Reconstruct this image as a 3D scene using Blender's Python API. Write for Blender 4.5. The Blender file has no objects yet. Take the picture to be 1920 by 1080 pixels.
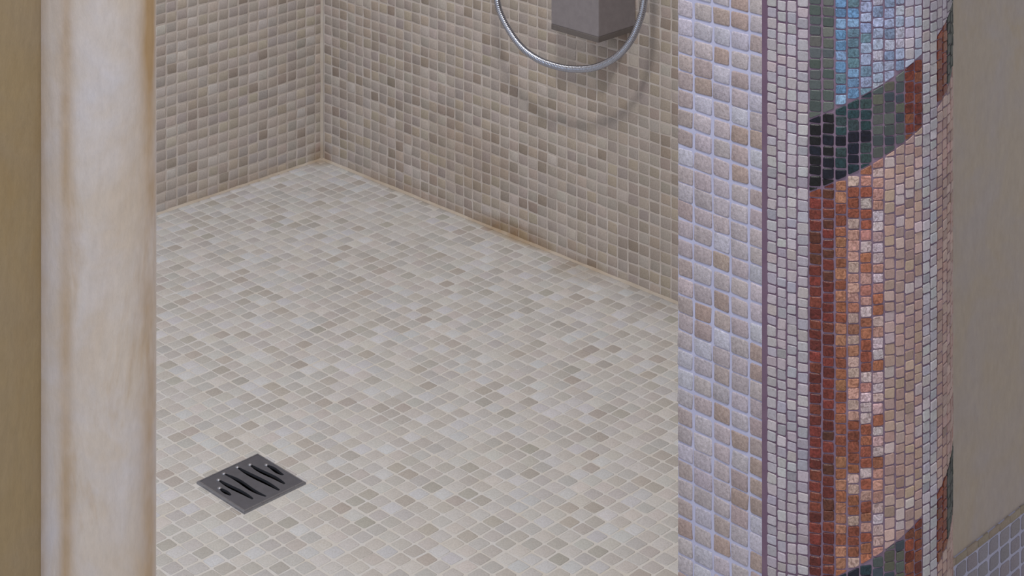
import bpy, bmesh, math, random
import numpy as np
from mathutils import Vector, Matrix
random.seed(7)
SC = bpy.context.scene
COL = SC.collection

# ------------------------------------------------------------------ metric frame of the shower
P = 0.023                                   # tile pitch in metres
F, CXP, YH, TH = 3529.86, 960.0, -996.2, 0.7883
X0, Z0, KH, VP = -16.027, 158.79, 58.2588, 0.8246
AX, AY = math.cos(TH), math.sin(TH)         # along the left tiled wall
BX, BY = math.sin(TH), -math.cos(TH)        # along the right tiled wall
def W(a, b, z=0.0):
    return Vector(((X0 + a*AX + b*BX)*P, (Z0 + a*AY + b*BY)*P, z*P))
vA, vB, vZ = Vector((AX, AY, 0)), Vector((BX, BY, 0)), Vector((0, 0, 1))

# ------------------------------------------------------------------ camera
cam = bpy.data.cameras.new('camera'); camo = bpy.data.objects.new('camera', cam); COL.objects.link(camo)
cam.sensor_width = 36.0; cam.sensor_fit = 'HORIZONTAL'; cam.lens = 36.0*F/1920
cam.shift_y = -(540 - YH)/1920; cam.clip_start = 0.05
camo.location = (0, 0, KH*P); camo.rotation_euler = (math.pi/2, 0, 0)
SC.camera = camo

# ------------------------------------------------------------------ light
wd = bpy.data.worlds.new('room_ambience'); SC.world = wd; wd.use_nodes = True
bg = wd.node_tree.nodes['Background']; bg.inputs[0].default_value = (0.97, 0.98, 1.0, 1); bg.inputs[1].default_value = 0.54
def area(name, loc, target, size, power, color, shape='DISK', size_y=None):
    l = bpy.data.lights.new(name, 'AREA'); l.shape = shape; l.size = size
    if size_y: l.size_y = size_y
    l.energy = power; l.color = color
    o = bpy.data.objects.new(name, l); COL.objects.link(o); o.location = loc
    o.rotation_euler = (Vector(target) - Vector(loc)).to_track_quat('-Z', 'Y').to_euler()
    return o
# ceiling downlight just outside the shower opening
area('ceiling_downlight', W(-71, 87.5, 109), W(-8, 18, 4), 0.20, 28.0, (1.0, 0.96, 0.92))
area('added_shower_fill', W(-20, 16, 104), W(-16, 12, 0), 0.45, 11.0, (1.0, 0.97, 0.95))  # added soft fill with no seen source, brightens the far floor and walls
# daylight from the window on the left of the bathroom
area('window_daylight', (-1.9, -0.5, 1.55), (0.3, 2.2, 0.5), 1.1, 25.0, (0.58, 0.73, 1.0), 'RECTANGLE', 1.3)
SC.view_settings.view_transform = 'Standard'; SC.view_settings.look = 'None'
SC.view_settings.gamma = 1.0; SC.view_settings.use_curve_mapping = False
SC.view_settings.exposure = 0.0

# ------------------------------------------------------------------ helpers
def lin(r, g, b):
    return tuple(((c/255)/12.92 if c/255 <= 0.04045 else ((c/255+0.055)/1.055)**2.4) for c in (r, g, b))
def setp(o, label=None, cat=None, kind=None, group=None):
    if label: o['label'] = label
    if cat: o['category'] = cat
    if kind: o['kind'] = kind
    if group: o['group'] = group
    return o
def mesh_obj(name, verts, faces, mat, parent=None, smooth=False, cols=None):
    me = bpy.data.meshes.new(name); me.from_pydata([tuple(v) for v in verts], [], faces); me.update()
    if mat: me.materials.append(mat)
    if smooth: me.polygons.foreach_set('use_smooth', [True]*len(me.polygons))
    if cols is not None:
        at = me.attributes.new('col', 'FLOAT_COLOR', 'POINT')
        at.data.foreach_set('color', np.asarray(cols, dtype=np.float32).ravel())
    o = bpy.data.objects.new(name, me); COL.objects.link(o)
    if parent: o.parent = parent
    return o
def bm_obj(name, bm, mat, parent=None, smooth=False):
    bmesh.ops.recalc_face_normals(bm, faces=bm.faces)
    me = bpy.data.meshes.new(name); bm.to_mesh(me); bm.free()
    if mat: me.materials.append(mat)
    if smooth: me.polygons.foreach_set('use_smooth', [True]*len(me.polygons))
    o = bpy.data.objects.new(name, me); COL.objects.link(o)
    if parent: o.parent = parent
    return o
def box_abz(bm, a0, a1, b0, b1, z0, z1):
    vs = [bm.verts.new(W(a, b, z)) for z in (z0, z1) for a, b in ((a0, b0), (a1, b0), (a1, b1), (a0, b1))]
    for f in ((0, 3, 2, 1), (4, 5, 6, 7), (0, 1, 5, 4), (1, 2, 6, 5), (2, 3, 7, 6), (3, 0, 4, 7)):
        bm.faces.new([vs[i] for i in f])
    return vs
def proj(v):
    return CXP + F*v.x/v.y, YH + F*(KH*P - v.z)/v.y

# ------------------------------------------------------------------ materials
def new_mat(name):
    m = bpy.data.materials.new(name); m.use_nodes = True
    nt = m.node_tree; return m, nt, nt.nodes['Principled BSDF']
def N(nt, t, **kw):
    n = nt.nodes.new(t)
    for k, v in kw.items(): setattr(n, k, v)
    return n
def noise(nt, vec, scale, detail=3, rough=0.55, dist=0.0):
    n = N(nt, 'ShaderNodeTexNoise'); n.inputs['Scale'].default_value = scale
    n.inputs['Detail'].default_value = detail; n.inputs['Roughness'].default_value = rough
    n.inputs['Distortion'].default_value = dist
    nt.links.new(vec, n.inputs['Vector']); return n.outputs['Fac']
def ramp(nt, fac, stops):
    r = N(nt, 'ShaderNodeValToRGB'); e = r.color_ramp.elements
    while len(e) < len(stops): e.new(0.5)
    for i, (p_, c) in enumerate(stops):
        e[i].position = p_; e[i].color = (*c, 1) if len(c) == 3 else c
    nt.links.new(fac, r.inputs[0]); return r.outputs[0]
def mix(nt, fac, a, b, mode='MIX'):
    m = N(nt, 'ShaderNodeMix', data_type='RGBA', blend_type=mode)
    for s, v in ((m.inputs[0], fac), (m.inputs[6], a), (m.inputs[7], b)):
        if hasattr(v, 'is_linked'): nt.links.new(v, s)
        elif isinstance(v, (int, float)): s.default_value = v
        else: s.default_value = (*v, 1)
    return m.outputs[2]
def math_n(nt, op, a, b=None, clamp=False):
    m = N(nt, 'ShaderNodeMath', operation=op); m.use_clamp = clamp
    for i, v in enumerate((a, b)):
        if v is None: continue
        if hasattr(v, 'is_linked'): nt.links.new(v, m.inputs[i])
        else: m.inputs[i].default_value = v
    return m.outputs[0]
def bump(nt, bsdf, h, strength, dist):
    b = N(nt, 'ShaderNodeBump'); b.inputs['Strength'].default_value = strength; b.inputs['Distance'].default_value = dist
    nt.links.new(h, b.inputs['Height']); nt.links.new(b.outputs[0], bsdf.inputs['Normal'])
def wpos(nt):
    return N(nt, 'ShaderNodeNewGeometry').outputs['Position']

# limescale and rust coloured stains of the shower: (centre, radii along a / b / z, strength)
STAINS = [((-0.4, 0.4, 0.2), (1.6, 1.2, 1.5), 0.6), ((0, 22.5, 0.2), (0.9, 5.5, 1.1), 0.85),
          ((0, 11, 0.2), (0.6, 9.0, 1.0), 0.35), ((-0.3, 30.5, 0.1), (2.6, 3.0, 0.7), 0.45),
          ((-8, 0, 0.2), (8.0, 0.5, 1.0), 0.3), ((0, 17, 5), (2, 7, 4), 0.22)]
def stain_fac(nt):
    pos = wpos(nt); tot = None
    wob = noise(nt, pos, 45, 3)
    for c, r, s in STAINS:
        sub = N(nt, 'ShaderNodeVectorMath', operation='SUBTRACT'); nt.links.new(pos, sub.inputs[0]); sub.inputs[1].default_value = W(*c)
        comps = []
        for v, rr in ((vA, r[0]), (vB, r[1]), (vZ, r[2])):
            d = N(nt, 'ShaderNodeVectorMath', operation='DOT_PRODUCT'); nt.links.new(sub.outputs[0], d.inputs[0])
            d.inputs[1].default_value = v/(rr*P); q = math_n(nt, 'MULTIPLY', d.outputs['Value'], d.outputs['Value']); comps.append(q)
        l = math_n(nt, 'ADD', math_n(nt, 'ADD', comps[0], comps[1]), comps[2])
        fo = math_n(nt, 'MULTIPLY', math_n(nt, 'SUBTRACT', 1.0, l, True), s)
        tot = fo if tot is None else math_n(nt, 'MAXIMUM', tot, fo)
    return math_n(nt, 'MULTIPLY', tot, math_n(nt, 'MULTIPLY_ADD', wob, 1.6) if False else math_n(nt, 'ADD', math_n(nt, 'MULTIPLY', wob, 1.3), 0.3), True)

def tile_mat(name, speck, rough, bumpk, stains=False, swirl=0.0, spec=0.4, scale=1.0):
    m, nt, b = new_mat(name); pos = wpos(nt)
    at = N(nt, 'ShaderNodeAttribute'); at.attribute_name = 'col'
    oi = N(nt, 'ShaderNodeObjectInfo')
    c = mix(nt, 1.0, at.outputs['Color'], oi.outputs['Color'], 'MULTIPLY')
    n1 = noise(nt, pos, 420*scale, 4, 0.65)
    g = ramp(nt, n1, [(0.25, (1-speck,)*3), (0.75, (1+speck*0.6,)*3)])
    c = mix(nt, 1.0, c, g, 'MULTIPLY')
    n2 = noise(nt, pos, 900*scale, 2, 0.5)
    pit = ramp(nt, n2, [(0.28, (0.72, 0.66, 0.58)), (0.40, (1, 1, 1))])
    c = mix(nt, 0.7, c, pit, 'MULTIPLY')
    if swirl:
        n3 = noise(nt, pos, 160, 3, 0.6, 2.5)
        s = ramp(nt, n3, [(0.35, (0.62, 0.55, 0.55)), (0.5, (1, 1, 1)), (0.68, (1.45, 1.4, 1.4))])
        c = mix(nt, swirl, c, s, 'MULTIPLY')
    if stains:
        c = mix(nt, stain_fac(nt), c, (0.66, 0.50, 0.32), 'MULTIPLY')
    nt.links.new(c, b.inputs['Base Color'])
    b.inputs['Roughness'].default_value = rough; b.inputs['Specular IOR Level'].default_value = spec
    bump(nt, b, math_n(nt, 'ADD', n1, math_n(nt, 'MULTIPLY', n2, 0.6)), bumpk, 0.0006)
    return m
def grout_mat(name, c0, c1, rough=0.85, stains=False, spec=0.25):
    m, nt, b = new_mat(name); pos = wpos(nt)
    c = ramp(nt, noise(nt, pos, 30, 4, 0.6), [(0.3, c0), (0.7, c1)])
    if stains: c = mix(nt, stain_fac(nt), c, (0.66, 0.53, 0.38), 'MULTIPLY')
    nt.links.new(c, b.inputs['Base Color']); b.inputs['Roughness'].default_value = rough
    b.inputs['Specular IOR Level'].default_value = spec
    bump(nt, b, noise(nt, pos, 700, 3), 0.3, 0.0005)
    return m
M_stone = tile_mat('tumbled_limestone', 0.16, 0.62, 0.35, stains=True)
M_trav = tile_mat('pitted_travertine', 0.30, 0.60, 0.75, swirl=0.25, scale=0.75)
M_smalti = tile_mat('mosaic_stone', 0.18, 0.45, 0.4)
M_glass = tile_mat('mosaic_glass', 0.2, 0.38, 0.25, swirl=1.0, spec=0.32)
M_grout = grout_mat('wall_grout', lin(190, 180, 173), lin(204, 196, 190), stains=True)
M_fgrout = grout_mat('floor_grout', lin(196, 191, 184), lin(200, 199, 200), stains=True)
M_jgrout = grout_mat('jamb_grout', lin(182, 184, 214), lin(194, 196, 224), rough=0.7)
M_mgrout = grout_mat('column_grout_mauve', lin(122, 102, 122), lin(138, 118, 138), rough=0.6)
M_dgrout = grout_mat('column_grout_plum', lin(106, 84, 106), lin(122, 100, 120), rough=0.6)
M_bgrout = grout_mat('baseboard_grout', lin(166, 166, 192), lin(178, 178, 202), rough=0.7)
M_bead = grout_mat('sealant_cream', lin(182, 170, 156), lin(194, 186, 176), rough=0.6, stains=True)

def plaster_mat(name, ochre, pale, cool, sx, attr=False):
    m, nt, b = new_mat(name)
    tc = N(nt, 'ShaderNodeTexCoord'); mp = N(nt, 'ShaderNodeMapping'); mp.inputs['Scale'].default_value = (sx, sx, 1)
    nt.links.new(tc.outputs['Object'], mp.inputs['Vector']); v = mp.outputs[0]
    pos = tc.outputs['Object']
    streak = noise(nt, v, 6, 5, 0.65, 0.6)
    cloud = noise(nt, pos, 13, 4, 0.6, 0.4)
    fine = noise(nt, v, 60, 4, 0.7)
    c = ramp(nt, streak, [(0.22, ochre), (0.46, pale), (0.8, tuple(0.65*x+0.35*y for x, y in zip(pale, ochre)))])
    c = mix(nt, ramp(nt, cloud, [(0.42, (0, 0, 0)), (0.68, (0.75,)*3)]), c, cool)
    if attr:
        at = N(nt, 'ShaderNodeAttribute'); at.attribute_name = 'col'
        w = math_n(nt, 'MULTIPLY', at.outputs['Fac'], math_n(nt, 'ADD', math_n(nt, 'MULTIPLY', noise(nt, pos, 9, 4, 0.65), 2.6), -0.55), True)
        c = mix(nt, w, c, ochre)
    c = mix(nt, 0.5, c, ramp(nt, fine, [(0.3, (0.86,)*3), (0.7, (1.1,)*3)]), 'MULTIPLY')
    nt.links.new(c, b.inputs['Base Color']); b.inputs['Roughness'].default_value = 0.5
    b.inputs['Specular IOR Level'].default_value = 0.35
    bump(nt, b, math_n(nt, 'ADD', fine, math_n(nt, 'MULTIPLY', cloud, 1.5)), 0.18, 0.002)
    return m
M_plcol = plaster_mat('polished_plaster_column', lin(180, 148, 108), lin(210, 196, 184), lin(212, 207, 212), 3.5, attr=True)
M_plwall = plaster_mat('ochre_plaster', lin(155, 130, 92), lin(158, 137, 104), lin(156, 138, 114), 4)
M_plright = plaster_mat('beige_plaster', lin(166, 148, 126), lin(168, 155, 144), lin(164, 154, 154), 2)

def simple_mat(name, col, rough, metal=0.0, brush=0.0):
    m, nt, b = new_mat(name); pos = wpos(nt)
    c = ramp(nt, noise(nt, pos, 90, 3), [(0.3, tuple(x*0.92 for x in col)), (0.7, tuple(min(1, x*1.06) for x in col))])
    nt.links.new(c, b.inputs['Base Color']); b.inputs['Metallic'].default_value = metal
    r = ramp(nt, noise(nt, pos, 250, 2), [(0.2, (rough*0.85,)*3), (0.8, (rough*1.15,)*3)])
    nt.links.new(r, b.inputs['Roughness'])
    return m
M_chrome = simple_mat('chrome_hose_metal', lin(186, 191, 205), 0.2, 1.0)
M_mixer = simple_mat('satin_grey_metal', lin(147, 142, 146), 0.42, 0.35)
M_lip = simple_mat('dark_grey_plastic', lin(104, 98, 96), 0.5)
M_drain = simple_mat('gunmetal_grate', lin(112, 114, 124), 0.34, 0.7)
M_rim = simple_mat('steel_rim', lin(150, 152, 160), 0.3, 0.8)
M_sump = simple_mat('black_sump', lin(14, 12, 12), 0.8)

# ------------------------------------------------------------------ tile pieces
def outline(w, h, j, r, rng):
    """tumbled quad with cut corners; w,h full size"""
    c = [(-w/2, -h/2), (w/2, -h/2), (w/2, h/2), (-w/2, h/2)]
    c = [(x + rng.uniform(-j, j)*w, y + rng.uniform(-j, j)*h) for x, y in c]
    out = []
    for i in range(4):
        p0, p1, p2 = c[i-1], c[i], c[(i+1) % 4]
        k = r*rng.uniform(0.6, 1.5)
        for q in (p0, p2):
            out.append((p1[0] + (q[0]-p1[0])*k, p1[1] + (q[1]-p1[1])*k))
    return out
def tile_geo(ol, depth, h, bev):
    """rings: foot, shoulder, top; returns verts (u,v,n) and faces, ccw outline seen from +n"""
    n = len(ol); cx_ = sum(p[0] for p in ol)/n; cy_ = sum(p[1] for p in ol)/n
    rad = sum(math.hypot(p[0]-cx_, p[1]-cy_) for p in ol)/n
    k = max(0.3, 1 - bev/rad)
    v = [(x, y, -depth) for x, y in ol] + [(x, y, h*0.45) for x, y in ol] + \
        [(cx_ + (x-cx_)*k, cy_ + (y-cy_)*k, h) for x, y in ol]
    f = []
    for s in (0, n):
        f += [(s+i, s+(i+1) % n, s+n+(i+1) % n, s+n+i) for i in range(n)]
    f.append(tuple(range(2*n, 3*n)))
    return v, f
class Bulk:
    def __init__(s): s.v = []; s.f = []; s.c = []
    def add(s, O, U, V, Nn, geo, col):
        b = len(s.v); v, f = geo
        for x, y, n in v:
            s.v.append((O.x+U.x*x+V.x*y+Nn.x*n, O.y+U.y*x+V.y*y+Nn.y*n, O.z+U.z*x+V.z*y+Nn.z*n))
        s.f += [tuple(b+i for i in q) for q in f]
        s.c += [(*col, 1.0)]*len(v)
    def build(s, name, mat, parent):
        if not s.v: return None
        o = mesh_obj(name, s.v, s.f, mat, parent, True, s.c); o['kind'] = 'stuff'; return o
def lib(nm, w, h, j, r, depth, th, bev, mat, n=10):
    out = []; rng = random.Random(len(nm)*17+3)
    for i in range(n):
        v, f = tile_geo(outline(w, h, j, r, rng), depth, th, bev)
        me = bpy.data.meshes.new(nm); me.from_pydata(v, [], f); me.update(); me.materials.append(mat)
        me.polygons.foreach_set('use_smooth', [True]*len(me.polygons))
        at = me.attributes.new('col', 'FLOAT_COLOR', 'POINT'); at.data.foreach_set('color', [1.0]*(4*len(v)))
        out.append((me, (v, f)))
    return out
def lay(parent, spots, library, frame, limit=300, visible=None, name='tile'):
    """spots: (O, colour, rot). The largest visible ones become single parts, the rest one stuff part."""
    U, V, Nn = frame; rng = random.Random(len(spots))
    vis = []
    for i, (O, c, rot, *_s) in enumerate(spots):
        x, y = proj(O)
        if visible(x, y): vis.append((abs(Nn.dot(Vector((0, 0, KH*P)) - O))/(O.y**3), i))
    vis.sort(reverse=True); own = {i for _, i in vis[:limit]}
    bulk = Bulk()
    for i, (O, c, rot, *sc_) in enumerate(spots):
        me, geo = rng.choice(library); ca, sa = math.cos(rot), math.sin(rot)
        k = rng.choice((1, -1))                       # half-turn for variety
        U2 = (U*ca + V*sa)*k; V2 = (V*ca - U*sa)*k
        sx, sy = rng.uniform(0.96, 1.03), rng.uniform(0.96, 1.03)
        if sc_: sx *= sc_[0][0]; sy *= sc_[0][1]
        if i in own:
            o = bpy.data.objects.new(name, me); COL.objects.link(o); o.parent = parent
            o.matrix_local = Matrix(((U2.x*sx, V2.x*sy, Nn.x, O.x), (U2.y*sx, V2.y*sy, Nn.y, O.y), (U2.z*sx, V2.z*sy, Nn.z, O.z), (0, 0, 0, 1)))
            o.color = (*c, 1)
        else:
            bulk.add(O, U2*sx, V2*sy, Nn, geo, c)
    bulk.build(name + '_field', library[0][0].materials[0], parent)
def vary(base, rng, s=0.1, hue=0.03):
    k = 1 + rng.gauss(0, s)
    return tuple(max(0.01, min(0.95, c*k*(1+rng.uniform(-hue, hue)))) for c in base)

# ================================================================== SETTING
# ---- floor with a square hole for the drain
DA0, DA1, DB0, DB1 = -37.45, -33.05, 34.3, 38.8
TH_T = 0.035                                   # how proud the wall tiles stand, in pitches
aL = [-150, DA0+0.12, DA1-0.12, 30]; bL = [-3, DB0+0.12, DB1-0.12, 135]
bm = bmesh.new(); g = [[bm.verts.new(W(a, b, 0)) for b in bL] for a in aL]; lo = [[bm.verts.new(W(a, b, -3)) for b in bL] for a in aL]
for i in range(3):
    for j in range(3):
        if i == 1 and j == 1: continue
        bm.faces.new((g[i][j], g[i][j+1], g[i+1][j+1], g[i+1][j])); bm.faces.new((lo[i][j], lo[i+1][j], lo[i+1][j+1], lo[i][j+1]))
for p_, q_ in (((1, 1), (1, 2)), ((1, 2), (2, 2)), ((2, 2), (2, 1)), ((2, 1), (1, 1))):
    bm.faces.new((g[p_[0]][p_[1]], g[q_[0]][q_[1]], lo[q_[0]][q_[1]], lo[p_[0]][p_[1]]))
floor = bm_obj('floor', bm, M_fgrout)
setp(floor, 'shower floor of small pale tumbled limestone mosaic tiles with cream grout', 'floor', 'structure')
rng = random.Random(11)
lib_floor = lib('floor_tile', 0.88*P, 0.88*P, 0.03, 0.075, 0.06*P, TH_T*P*0.6, 0.045*P, M_stone)
FB = [lin(194, 186, 180), lin(190, 184, 180), lin(198, 192, 188), lin(202, 198, 198), lin(188, 180, 174), lin(202, 194, 188), lin(182, 172, 164), lin(180, 173, 165)]
FW = [5, 5, 6, 5, 4, 4, 2, 1]
spots = []
for i in range(-66, 1):
    for j in range(0, 72):
        a0, a1, b0, b1 = i - 0.74, min(i + 0.26, -0.02), max(j - 0.3, 0.02), j + 0.7
        g_ = 0.05                                                     # cut the cells that meet the drain
        if a1 > DA0-g_ and a0 < DA1+g_ and b1 > DB0-g_ and b0 < DB1+g_:
            opts = [(a0, min(a1, DA0-g_), b0, b1), (max(a0, DA1+g_), a1, b0, b1), (a0, a1, b0, min(b1, DB0-g_)), (a0, a1, max(b0, DB1+g_), b1)]
            a0, a1, b0, b1 = max(opts, key=lambda q: max(0, q[1]-q[0])*max(0, q[3]-q[2]))
        if a1-a0 < 0.2 or b1-b0 < 0.2: continue
        whole = (a1-a0) > 0.98 and (b1-b0) > 0.98
        c = vary(rng.choices(FB, FW)[0], rng, 0.035, 0.015); c = (c[0]*0.90, c[1]*0.945, c[2]*0.985)
        sheet = 0.06*math.sin(i*0.21+1)*math.sin(j*0.17) if whole and i < -2 and j > 2 else 0
        near = abs((a0+a1)/2-(DA0+DA1)/2) < 4 and abs((b0+b1)/2-(DB0+DB1)/2) < 4
        jt = 0.018 if whole and not near else 0.004
        if near: sheet = 0
        spots.append((W((a0+a1)/2 + rng.gauss(0, jt) + sheet, (b0+b1)/2 + rng.gauss(0, jt) - sheet, 0), c, rng.gauss(0, 0.02) if whole else 0, (a1-a0, b1-b0)))
lay(floor, spots, lib_floor, (vA, -vB, vZ), 300, lambda x, y: 300 < x < 1262 and y < 1078)

# ---- left tiled wall (runs along A)
HW = 92                                        # wall height in pitches
bm = bmesh.new(); box_abz(bm, -66, 0.6, -3, 0, 0, HW)
wl = bm_obj('wall_left', bm, M_grout)
setp(wl, 'left shower wall of small taupe limestone mosaic tiles meeting the right tiled wall', 'wall', 'structure')
lib_wall = lib('wall_tile', 0.875*P, 0.855*VP*P, 0.03, 0.055, 0.05*P, TH_T*P*0.8, 0.045*P, M_stone)
WB = [lin(180, 168, 160), lin(174, 164, 158), lin(182, 172, 166), lin(168, 156, 148), lin(178, 166, 154), lin(188, 179, 174), lin(160, 147, 137), lin(172, 162, 158)]
WWt = [5, 4, 4, 3, 4, 2, 2, 4]
def wall_spots(n0, n1, fn, off, rng, rows=42, warm=1.0):
    out = []
    for i in range(n0, n1):
        for k in range(rows):
            z = (k + 0.4)*VP
            if k == 0: z = 0.42*VP
            c = vary(rng.choices(WB, WWt)[0], rng, 0.05, 0.02)
            k_ = 1.10 - 0.12*warm; c = (c[0]*k_, c[1]*k_*(1.05-0.05*warm), c[2]*k_*(1.08-0.10*warm))
            dz = 0.03*math.sin(i*0.35+k*0.13)
            out.append((fn(i + off + 0.5 + rng.gauss(0, 0.016), z + rng.gauss(0, 0.016)*VP + dz), c, rng.gauss(0, 0.02)))
    return out
spots = wall_spots(-40, 0, lambda u, z: W(u, 0, z), -0.74, random.Random(21), warm=0.3)
rngc = random.Random(31)
for k in range(42): spots.append((W(-0.42, 0, (k+0.4)*VP), vary(WB[0], rngc, 0.06), rngc.gauss(0, 0.01), (0.62, 1.0)))
lay(wl, spots, lib_wall, (vA, vZ, vB), 300, lambda x, y: 292 < x < 603 and y > -6)

# ---- right tiled wall (runs along B)
bm = bmesh.new(); box_abz(bm, 0, 3, -3, 75.2, 0, HW)
wr = bm_obj('wall_right', bm, M_grout)
setp(wr, 'right shower wall of small brownish limestone mosaic tiles behind the chrome hose', 'wall', 'structure')
spots = wall_spots(0, 69, lambda u, z: W(0, u, z), 0.30, random.Random(22), warm=1.0)
lay(wr, spots, lib_wall, (vB, vZ, -vA), 300, lambda x, y: 606 < x < 1266 and y > -6)

# ---- cream sealant beads in the corners of the shower
def bead(name, p0, p1, r, up, out, label):
    d = (p1 - p0); n = 60; vs = []; fs = []; rg = random.Random(5)
    m = 5
    for i in range(n+1):
        q = p0 + d*(i/n); rr = r*P*rg.uniform(0.85, 1.2)
        for k in range(m):
            t = k/(m-1)*math.pi/2
            vs.append(q + out*(rr*(1-math.sin(t)*0.72) if k < m-1 else rr*0.02) + up*(rr*(1-math.cos(t)*0.72) if k > 0 else rr*0.02))
    for i in range(n):
        for k in range(m-1):
            fs.append((i*m+k, i*m+k+1, (i+1)*m+k+1, (i+1)*m+k))
    o = mesh_obj(name, vs, fs, M_bead, None, True); setp(o, label, 'sealant', 'structure'); return o
bead('trim_1', W(-40, 0.02, 0.02), W(0, 0.02, 0.02), 0.15, vZ, vB, 'thin cream sealant bead between the left tiled wall and shower floor')
bead('trim_2', W(-0.02, 0, 0.02), W(-0.02, 69, 0.02), 0.15, vZ, -vA, 'thin cream sealant bead between the right tiled wall and shower floor')
bead('trim_3', W(-0.02, 0.02, 0.0), W(-0.02, 0.02, 60), 0.17, -vA, vB, 'vertical cream sealant bead in the corner between the two tiled walls')

# ---- front partition to the right of the opening
JA, JB0, JB1, FBp = -36.62, 69.35, 74.38, 75.2
bm = bmesh.new(); box_abz(bm, JA+0.25, 16, JB0+0.12, FBp, 0, HW)
wf = bm_obj('wall_front', bm, M_plright)
setp(wf, 'beige plaster partition at the far right, its end tiled in rough travertine squares', 'wall', 'structure')
bm = bmesh.new(); vs = box_abz(bm, JA, JA+0.3, JB0, JB1-0.02, 0, HW)
bmesh.ops.bevel(bm, geom=[e for e in bm.edges if abs((e.verts[0].co-e.verts[1].co).z) > 1], offset=0.12*P, segments=3, affect='EDGES')
gp = bm_obj('grout_bed', bm, M_jgrout, wf, False); gp['label'] = 'pale bluish white grout bed of the jamb'
JW = [(69.40, 70.33), (70.33, 71.42), (71.42, 72.40), (72.40, 73.42), (73.42, 74.34)]
rng = random.Random(41)
JB = [lin(182, 170, 170), lin(188, 178, 181), lin(178, 162, 157), lin(192, 187, 194), lin(175, 155, 144), lin(185, 173, 171)]
row0 = 0.12
for ci, (b0, b1) in enumerate(JW):
    for k in range(54):
        zc = (k + 0.5)*VP + row0 + 0.05*math.sin(k*0.9+ci*0.6) + (0.04 if ci == 4 else 0)
        if zc > 44: continue
        w = (b1-b0)*rng.uniform(0.85, 0.91); h = VP*rng.uniform(0.83, 0.90)
        ol = outline(w*P, h*P, 0.035, 0.065, rng)
        v, f = tile_geo(ol, 0.12*P, 0.038*P*rng.uniform(0.8, 1.3), 0.06*P)
        me = bpy.data.meshes.new('jamb_tile'); me.from_pydata(v, [], f); me.update(); me.materials.append(M_trav)
        me.polygons.foreach_set('use_smooth', [True]*len(me.polygons))
        at = me.attributes.new('col', 'FLOAT_COLOR', 'POINT'); at.data.foreach_set('color', [1.0]*(4*len(v)))
        o = bpy.data.objects.new('tile', me); COL.objects.link(o); o.parent = wf
        O = W(JA, (b0+b1)/2 + rng.gauss(0, 0.012), zc); U, Vv, Nn = vB, vZ, -vA
        r_ = rng.gauss(0, 0.02); U2 = U*math.cos(r_)+Vv*math.sin(r_); V2 = Vv*math.cos(r_)-U*math.sin(r_)
        o.matrix_local = Matrix(((U2.x, V2.x, Nn.x, O.x), (U2.y, V2.y, Nn.y, O.y), (U2.z, V2.z, Nn.z, O.z), (0, 0, 0, 1)))
        cj = vary(rng.choice(JB), rng, 0.05, 0.02); o.color = (cj[0]*0.98, cj[1]*1.01, cj[2]*1.10, 1)

# ---- tiled baseboard at the foot of the plaster partition
bm = bmesh.new(); box_abz(bm, -28, 16, FBp, FBp+0.07, 0, 6.62)
bb = bm_obj('baseboard_right', bm, M_bgrout)
setp(bb, 'grey mosaic tiled baseboard along the foot of the beige plaster partition', 'baseboard', 'structure')
rng = random.Random(51)
lib_base = lib('base_tile', 0.86*P, 0.83*VP*P, 0.03, 0.10, 0.05*P, 0.035*P, 0.06*P, M_stone, 6)
lib_cap = lib('cap_tile', 0.99*P, 0.46*VP*P, 0.03, 0.05, 0.05*P, 0.035*P, 0.03*P, M_stone, 4)
sp = []; cp = []
for i in range(-28, -9):
    cp.append((W(i+0.35, FBp+0.07, 6.43), vary(lin(150, 136, 122), rng, 0.05), rng.gauss(0, 0.03)))
    for k in range(8):
        z = 6.22 - (k+0.5)*VP
        if z < 0.2: continue
        sp.append((W(i+0.35+rng.gauss(0, 0.012), FBp+0.07, z), vary(lin(140, 134, 144), rng, 0.05), rng.gauss(0, 0.015)))
lay(bb, sp, lib_base, (vA, vZ, vB), 300, lambda x, y: True)
lay(bb, cp, lib_cap, (vA, vZ, vB), 300, lambda x, y: True)

# ---- left part of the front partition: flat plaster face left of the round plaster column
LA, LB, LR = -70.46, 75.2, 1.80
bm = bmesh.new(); box_abz(bm, -130, LA, 69.4, LB, 0, HW)
wo = bm_obj('wall_outer', bm, M_plwall)
setp(wo, 'shaded ochre plaster wall at the far left beside the round plaster column', 'wall', 'structure')

# ================================================================== THINGS
# ---- round plaster column
def plaster_column():
    cx_, cy_ = (X0 + LA*AX + LB*BX)*P, (Z0 + LA*AY + LB*BY)*P
    vs = []; fs = []; cs = []; n = 96; zn = 150
    for j in range(zn+1):
        z = j/zn*HW*P
        for i in range(n):
            t = 2*math.pi*i/n
            r = LR*P*(1 + 0.004*math.sin(3*t+z*5) + 0.006*math.sin(z*7+t) - 0.010*(z/P/HW))
            vs.append((r*math.sin(t), -r*math.cos(t), z))
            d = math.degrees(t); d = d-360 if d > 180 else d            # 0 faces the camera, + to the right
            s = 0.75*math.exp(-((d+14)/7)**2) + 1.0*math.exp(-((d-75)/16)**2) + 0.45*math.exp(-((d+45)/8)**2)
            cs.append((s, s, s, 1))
    for j in range(zn):
        for i in range(n):
            fs.append((j*n+i, j*n+(i+1) % n, (j+1)*n+(i+1) % n, (j+1)*n+i))
    fs.append(tuple(range(zn*n, zn*n+n)))
    o = mesh_obj('plaster_column', vs, fs, M_plcol, None, True, cs)
    o.location = (cx_, cy_, 0)
    return setp(o, 'smooth round plaster column with ochre streaks beside the shower opening', 'column')
plaster_column()

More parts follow.
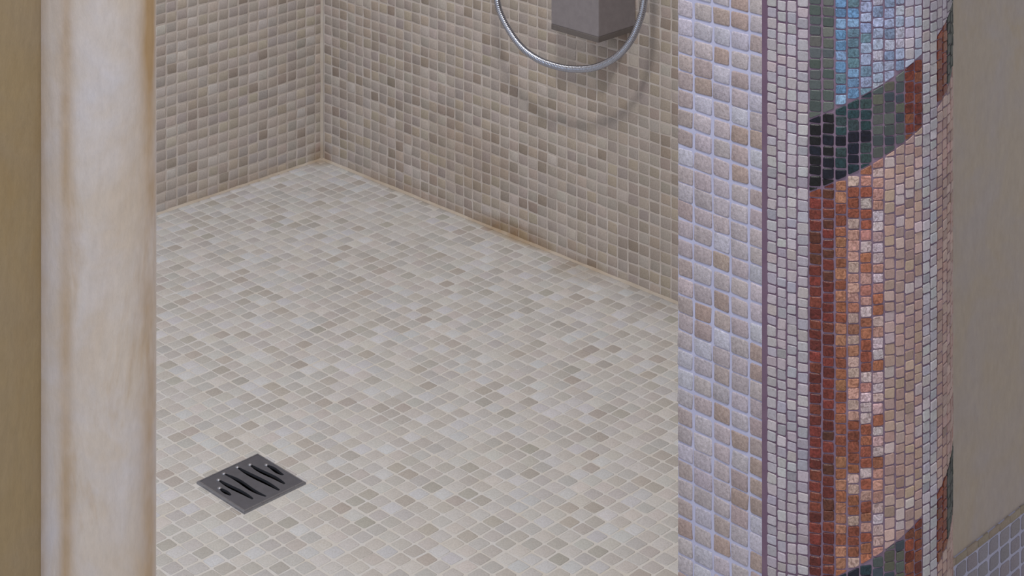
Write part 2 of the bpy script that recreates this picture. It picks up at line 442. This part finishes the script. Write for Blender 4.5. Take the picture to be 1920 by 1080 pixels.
# ---- mosaic column
MC = (14.1274, 84.7731); MR = 5.5366
colroot = bpy.data.objects.new('mosaic_column', None); COL.objects.link(colroot); colroot.location = (MC[0]*P, MC[1]*P, 0)
setp(colroot, 'half round column covered in small mosaic with dark spiral bands on pink and blue', 'column')
def cylp(ang, z, r=MR):
    t = math.radians(ang); return Vector((r*P*math.sin(t), -r*P*math.cos(t), z*P))
BOUND = [-36.0, -31.1, -26.6, -21.9, -16.8, -11.1, -5.6, -0.3, 5.3, 10.9, 16.4, 22.0, 27.1, 32.6, 37.7, 43.1, 48.8]
while BOUND[-1] < 118: BOUND.append(BOUND[-1] + 5.5)
def core(name, a0, a1, mat):
    vs = []; fs = []; n = max(2, int((a1-a0)/1.5))
    for i in range(n+1):
        a = a0 + (a1-a0)*i/n; vs += [cylp(a, 0), cylp(a, HW)]
    for i in range(n): fs.append((2*i, 2*i+2, 2*i+3, 2*i+1))
    b = len(vs)                                                            # close it back to the axis: a solid wedge
    vs += [Vector((0, 0, 0)), Vector((0, 0, HW*P))]
    fs.append((b, 0, 1, b+1)); fs.append((b, b+1, 2*n+1, 2*n))
    fs.append(tuple([b+1] + [2*i+1 for i in range(n+1)])); fs.append(tuple([b] + [2*i for i in range(n, -1, -1)]))
    return mesh_obj(name, vs, fs, mat, colroot)
core('grout_core', -38.5, -16.8, M_dgrout); core('grout_core', -16.8, 37.7, M_mgrout)
core('grout_core', 37.7, 48.8, M_dgrout); core('grout_core', 48.8, 125, M_mgrout)
S_H = 0.0457; PER = 19.72
def top1(a): return 31.56 + S_H*a
def bot1(a): return 28.49 + S_H*a
def top2(a): return 11.84 + S_H*a
def bot2(a): return 8.77 + S_H*a
def clip(poly, fn, above):
    """keep the part of the (angle, z) polygon above / below the line z = fn(angle)"""
    out = []; n = len(poly)
    d = [(q[1]-fn(q[0]))*(1 if above else -1) for q in poly]
    for i in range(n):
        p0, p1, d0, d1 = poly[i], poly[(i+1) % n], d[i], d[(i+1) % n]
        if d0 >= 0: out.append(p0)
        if (d0 >= 0) != (d1 >= 0):
            t = d0/(d0-d1); out.append((p0[0]+(p1[0]-p0[0])*t, p0[1]+(p1[1]-p0[1])*t))
    return out
def parea(p): return 0.5*abs(sum(p[i][0]*p[(i+1) % len(p)][1]-p[(i+1) % len(p)][0]*p[i][1] for i in range(len(p))))
rng = random.Random(61)
def pick(*opts, ds=0.18, k=0.72, sp=0.10):
    c = lin(*rng.choice(opts)); g_ = 0.3*c[0]+0.55*c[1]+0.15*c[2]
    return vary(tuple((x*(1-ds)+g_*ds)*k for x in c), rng, sp, 0.04)
def colour(ci, region):
    white = ci < 4 or ci in (14, 15)
    if white: return pick((216, 206, 216), (206, 198, 210), (220, 212, 220), (212, 198, 206), (202, 196, 212), k=0.68, sp=0.08), False
    if region == 'dark':
        if ci in (4, 5): return pick((20, 22, 36), (26, 26, 34), (30, 34, 52)), True
        if ci in (6, 7, 8): return pick((34, 62, 74), (44, 80, 88), (24, 34, 54), (60, 84, 88)), True
        if ci in (9, 10, 11): return pick((92, 98, 94), (80, 90, 92), (100, 102, 88), (64, 76, 88), ds=0.1, k=0.85), False
        if ci in (12, 13) or ci in (16, 17): return pick((158, 74, 40), (142, 60, 34), (150, 82, 50), (128, 50, 34)), True
        return pick((74, 80, 76), (60, 66, 64)), False
    if region == 'blue':
        if ci in (4, 5): return pick((104, 110, 106), (92, 100, 102), (116, 118, 116), (84, 96, 92), ds=0.1, k=0.85), False
        if ci in (6, 7): return pick((122, 158, 196), (108, 146, 186), (138, 172, 206), (104, 134, 150), ds=0.0, k=0.86), True
        if ci == 8: return pick((150, 168, 204), (170, 184, 214), (120, 148, 170), ds=0.0, k=0.86), True
        if ci in (9, 10, 11): return pick((158, 174, 208), (148, 166, 200), (172, 184, 212), (186, 188, 206), ds=0.0, k=0.86), True
        if ci in (12, 13): return pick((196, 194, 216), (184, 190, 214), (204, 196, 206), ds=0.1, k=0.85), False
        return pick((190, 180, 196), (180, 170, 184)), False
    if ci in (4, 5): return pick((140, 56, 42), (126, 48, 40), (150, 68, 44), (118, 62, 40), (158, 60, 46), ds=0.22, k=0.66), True
    if ci in (6,): return pick((186, 108, 64), (194, 124, 76), (176, 92, 58), (202, 132, 92), ds=0.22, k=0.68), True
    if ci in (7,): return pick((186, 106, 62), (204, 132, 96), (226, 166, 148), (168, 84, 52), (214, 180, 164), ds=0.22, k=0.68), True
    if ci in (8,): return pick((226, 170, 156), (196, 116, 74), (232, 206, 208), (206, 132, 110), (186, 96, 62), (222, 150, 136), ds=0.22, k=0.68), True
    if ci in (9,): return pick((230, 190, 186), (232, 214, 222), (222, 158, 142), (198, 116, 76), (226, 198, 200), ds=0.22, k=0.68), True
    if ci in (10, 11, 12, 13): return pick((208, 168, 156), (200, 162, 154), (212, 178, 170), (194, 158, 148), (218, 196, 198), (206, 170, 150), k=0.76), False
    return pick((204, 164, 154), (196, 156, 148), (208, 172, 166)), False
pieces = []
for ci in range(len(BOUND)-1):
    a0, a1 = BOUND[ci], BOUND[ci+1]; z = 5.0 + rng.uniform(0, 0.4)
    while z < 42:
        h = rng.uniform(0.40, 0.505)
        g_ang = 0.33 if ci < 4 or ci in (14, 15) else 0.40
        jx = lambda: rng.uniform(-0.18, 0.18); jz = lambda: rng.uniform(-0.022, 0.022)
        quad = [(a0+g_ang+jx(), z+0.024+jz()), (a1-g_ang+jx(), z+0.024+jz()), (a1-g_ang+jx(), z+h-0.024+jz()), (a0+g_ang+jx(), z+h-0.024+jz())]
        z += h
        if ci < 4 or ci in (14, 15):
            pieces.append((ci, quad, 'white')); continue
        e = 0.035
        regs = [('blue', [(lambda a: top1(a)+e, True)]), ('dark', [(lambda a: top1(a)-e, False), (lambda a: bot1(a)+e, True)]),
                ('pink', [(lambda a: bot1(a)-e, False), (lambda a: top2(a)+e, True)]),
                ('dark', [(lambda a: top2(a)-e, False), (lambda a: bot2(a)+e, True)]), ('pink', [(lambda a: bot2(a)-e, False)])]
        for rn, cl in regs:
            q = quad
            for fn, ab in cl:
                if len(q) >= 3: q = clip(q, fn, ab)
            if len(q) >= 3 and parea(q) > 0.25: pieces.append((ci, q, rn))
entries = []
for ci, q, rn in pieces:
    am = sum(p[0] for p in q)/len(q); zm = sum(p[1] for p in q)/len(q)
    t = math.radians(am); Nn = Vector((math.sin(t), -math.cos(t), 0)); U = Vector((math.cos(t), math.sin(t), 0))
    O = cylp(am, zm)
    ol = [(MR*P*math.radians(p[0]-am), (p[1]-zm)*P) for p in q]
    # cut the corners a little
    o2 = []
    for i in range(len(ol)):
        p0, p1, p2 = ol[i-1], ol[i], ol[(i+1) % len(ol)]
        for qq in (p0, p2): o2.append((p1[0]+(qq[0]-p1[0])*0.10, p1[1]+(qq[1]-p1[1])*0.10))
    geo = tile_geo(o2, 0.05*P, rng.uniform(0.03, 0.06)*P, 0.035*P)
    c, gl = colour(ci, rn)
    # every smalto sits at a slightly different tilt
    tx, ty = rng.gauss(0, 0.03), rng.gauss(0, 0.03)
    N2 = (Nn + U*tx + vZ*ty).normalized(); U2 = (U - N2*U.dot(N2)).normalized(); V2 = N2.cross(U2)
    wp = O + Vector((MC[0]*P, MC[1]*P, 0)); x, y = proj(wp)
    view = (Vector((0, 0, KH*P)) - wp).normalized()
    entries.append((parea([(a*1.0, b) for a, b in ol])*max(0, view.dot(Nn)) if -5 < y < 1085 else 0, O, U2, V2, N2, geo, c, gl))
order = sorted(range(len(entries)), key=lambda i: -entries[i][0]); own = set(order[:300])
bs, bg_ = Bulk(), Bulk()
for i, (ar, O, U2, V2, N2, geo, c, gl) in enumerate(entries):
    mat = M_glass if gl else M_smalti
    if i in own:
        v, f = geo
        me = bpy.data.meshes.new('mosaic_tile'); me.from_pydata(v, [], f); me.update(); me.materials.append(mat)
        at = me.attributes.new('col', 'FLOAT_COLOR', 'POINT'); at.data.foreach_set('color', [1.0]*(4*len(v)))
        o = bpy.data.objects.new('mosaic_tile', me); COL.objects.link(o); o.parent = colroot
        o.matrix_local = Matrix(((U2.x, V2.x, N2.x, O.x), (U2.y, V2.y, N2.y, O.y), (U2.z, V2.z, N2.z, O.z), (0, 0, 0, 1)))
        o.color = (*c, 1)
    else:
        (bg_ if gl else bs).add(O, U2, V2, N2, geo, c)
for b_, m_ in ((bs, M_smalti), (bg_, M_glass)):
    o = b_.build('mosaic_tile_field', m_, colroot)
    o.data.polygons.foreach_set('use_smooth', [False]*len(o.data.polygons))

# ---- floor drain
dr = bpy.data.objects.new('floor_drain', None); COL.objects.link(dr); dr.location = W((DA0+DA1)/2, (DB0+DB1)/2, 0)
setp(dr, 'square dark metal floor drain with slanted wavy slots', 'drain')
dc = dr.location.copy()
def dl(a, b, z=0.0): return W(a, b, z) - dc
def drain_plate():
    def rr(a0, a1, b0, b1, r, n=5):
        out = []
        for ca, cb, s in ((a1-r, b1-r, 0), (a0+r, b1-r, 90), (a0+r, b0+r, 180), (a1-r, b0+r, 270)):
            for k in range(n+1):
                t = math.radians(s + 90*k/n); out.append((ca+r*math.cos(t), cb+r*math.sin(t)))
        return out
    i_ = 0.13
    loops = [rr(DA0+i_, DA1-i_, DB0+i_, DB1-i_, 0.10)]
    for (pa, pb, bow, wd_) in SLOTS:
        n = 14; mid = []; L = Vector((pb[0]-pa[0], pb[1]-pa[1])); nn = Vector((-L.y, L.x)).normalized()
        up, dn = [], []
        for k in range(n+1):
            t = k/n; c = Vector(pa) + L*t + nn*(bow*math.sin(2*math.pi*t))
            w = wd_*max(0.12, math.sin(math.pi*min(1, max(0, 0.06+0.88*t)))**0.6)
            up.append(tuple(c + nn*w)); dn.append(tuple(c - nn*w))
        loops.append(up + dn[::-1])
    bm = bmesh.new(); edges = []
    for lp in loops:
        vs = [bm.verts.new(dl(a, b, 0.135)) for a, b in lp]
        edges += [bm.edges.new((vs[i], vs[(i+1) % len(vs)])) for i in range(len(vs))]
    bmesh.ops.triangle_fill(bm, use_beauty=True, use_dissolve=False, edges=edges)
    r = bmesh.ops.extrude_face_region(bm, geom=list(bm.faces))
    bmesh.ops.translate(bm, verts=[v for v in r['geom'] if isinstance(v, bmesh.types.BMVert)], vec=(0, 0, -0.16*P))
    return bm_obj('grate', bm, M_drain, dr)
def px2ab(zx, zy):
    x, y = 340 + zx/6.75, 830 + zy/6.75
    Z = KH*F/(y-YH); X = (x-CXP)*Z/F; dx, dz = X-X0, Z-Z0
    return dx*AX+dz*AY, dx*BX+dz*BY
SLOTS = []
for q0, q1, bow, wd_ in (((492, 610), (625, 695), 0.0, 0.15), ((480, 505), (905, 742), 0.03, 0.165), ((548, 425), (1070, 710), -0.07, 0.16),
                         ((718, 345), (1240, 632), 0.03, 0.175), ((878, 312), (1308, 550), 0.04, 0.175), ((1085, 315), (1290, 438), -0.03, 0.16)):
    SLOTS.append((px2ab(*q0), px2ab(*q1), bow, wd_))
drain_plate()
for (pa, pb, bow, wd_) in SLOTS:                 # small bright dome added as a highlight at the far end of every slot
    bm = bmesh.new(); bmesh.ops.create_uvsphere(bm, u_segments=10, v_segments=6, radius=1.0)
    L = Vector((pb[0]-pa[0], pb[1]-pa[1])).normalized(); c0 = Vector(pa) - L*0.07
    for v in bm.verts:
        q = v.co.copy(); v.co = dl(c0.x + L.x*q.x*0.15 - L.y*q.y*0.15, c0.y + L.y*q.x*0.15 + L.x*q.y*0.15, 0.13 + q.z*0.07)
    bm_obj('slot_glint', bm, M_rim, dr, True)
bm = bmesh.new()                                # raised rim: bright chamfer and upright outer edge
lev = [(0.135, 0.15), (0.05, 0.15), (0.0, 0.10), (0.0, -0.3), (0.135, -0.3)]
ring = [[bm.verts.new(dl(a, b, z)) for a, b in ((DA0+i, DB0+i), (DA1-i, DB0+i), (DA1-i, DB1-i), (DA0+i, DB1-i))] for i, z in lev]
for k in range(5):
    for q in range(4): bm.faces.new((ring[k][q], ring[k][(q+1) % 4], ring[(k+1) % 5][(q+1) % 4], ring[(k+1) % 5][q]))
bm_obj('rim', bm, M_rim, dr)
bm = bmesh.new(); i_ = 0.125                    # open black sump below
up = [bm.verts.new(dl(a, b, -0.02)) for a, b in ((DA0+i_, DB0+i_), (DA1-i_, DB0+i_), (DA1-i_, DB1-i_), (DA0+i_, DB1-i_))]
dn = [bm.verts.new(dl(a, b, -2.4)) for a, b in ((DA0+i_, DB0+i_), (DA1-i_, DB0+i_), (DA1-i_, DB1-i_), (DA0+i_, DB1-i_))]
for k in range(4): bm.faces.new((up[k], up[(k+1) % 4], dn[(k+1) % 4], dn[k]))
bm.faces.new(dn); bm_obj('sump', bm, M_sump, dr)

# ---- shower mixer box on the right wall
mx = bpy.data.objects.new('shower_mixer', None); COL.objects.link(mx); mx.location = W(0, 32.8, 18.6)
setp(mx, 'satin grey box shaped shower mixer fixed to the right tiled wall', 'shower mixer')
mc = mx.location.copy()
def mbox(name, a0, a1, b0, b1, z0, z1, bev, mat):
    bm = bmesh.new(); vs = box_abz(bm, a0, a1, b0, b1, z0, z1)
    for v in bm.verts: v.co -= mc
    bmesh.ops.bevel(bm, geom=list(bm.edges), offset=bev*P, segments=3, affect='EDGES', profile=0.6)
    return bm_obj(name, bm, mat, mx)
mbox('body', -4.0, -0.04, 30.5, 35.07, 18.6, 36, 0.10, M_mixer)
mbox('base_plate', -4.0, -0.04, 30.5, 35.07, 18.22, 18.62, 0.06, M_lip)
mbox('outlet', -4.9, -3.5, 36.6, 37.6, 31.3, 32.5, 0.15, M_chrome); mbox('outlet_arm', -3.6, -2.6, 35.0, 37.5, 31.4, 32.4, 0.15, M_chrome)

# ---- chrome hose hanging in a loop
HP = [(24.6, 34.0), (24.55, 28.0), (24.8, 22.0), (25.23, 19.31), (25.95, 17.89), (27.59, 16.49), (29.47, 15.87), (31.58, 15.80), (33.38, 16.06),
      (35.15, 16.64), (36.89, 17.69), (38.11, 18.95), (38.93, 20.40), (39.46, 22.14), (39.7, 25.5), (39.6, 29.5), (38.9, 31.4), (37.65, 31.9)]
def hose():
    root = bpy.data.objects.new('shower_hose', None); COL.objects.link(root); root.location = W(-4.2, 32, 15.8)
    setp(root, 'ribbed chrome shower hose hanging in a loop below the mixer', 'shower hose')
    base = root.location.copy()
    pts = [W(-4.2, b, z) for i, (b, z) in enumerate(HP)]
    # catmull-rom, resampled evenly
    dense = []
    for i in range(len(pts)-1):
        p0, p1, p2, p3 = pts[max(0, i-1)], pts[i], pts[i+1], pts[min(len(pts)-1, i+2)]
        for k in range(40):
            t = k/40; dense.append(0.5*((2*p1)+(-p0+p2)*t+(2*p0-5*p1+4*p2-p3)*t*t+(-p0+3*p1-3*p2+p3)*t**3))
    dense.append(pts[-1])
    cum = [0]
    for i in range(1, len(dense)): cum.append(cum[-1]+(dense[i]-dense[i-1]).length)
    rib = 0.145*P; step = rib/4; n = int(cum[-1]/step); j = 0; cen = []
    for k in range(n+1):
        s = k*step
        while j < len(cum)-2 and cum[j+1] < s: j += 1
        t = (s-cum[j])/max(1e-9, cum[j+1]-cum[j]); cen.append(dense[j].lerp(dense[j+1], min(1, t)))
    vs = []; fs = []; m = 12; R = 0.25*P
    for k, c in enumerate(cen):
        T = (cen[min(n, k+1)]-cen[max(0, k-1)]).normalized(); S = T.cross(vA).normalized(); Q = S.cross(T)
        r = R*(1.0, 0.985, 0.80, 0.985)[k % 4]
        for q in range(m):
            an = 2*math.pi*q/m; vs.append(c - base + S*(r*math.cos(an)) + Q*(r*math.sin(an)))
    for k in range(n):
        for q in range(m): fs.append((k*m+q, k*m+(q+1) % m, (k+1)*m+(q+1) % m, (k+1)*m+q))
    fs.append(tuple(range(m))[::-1]); fs.append(tuple(range(n*m, n*m+m)))
    mesh_obj('hose_tube', vs, fs, M_chrome, root, True)
hose()
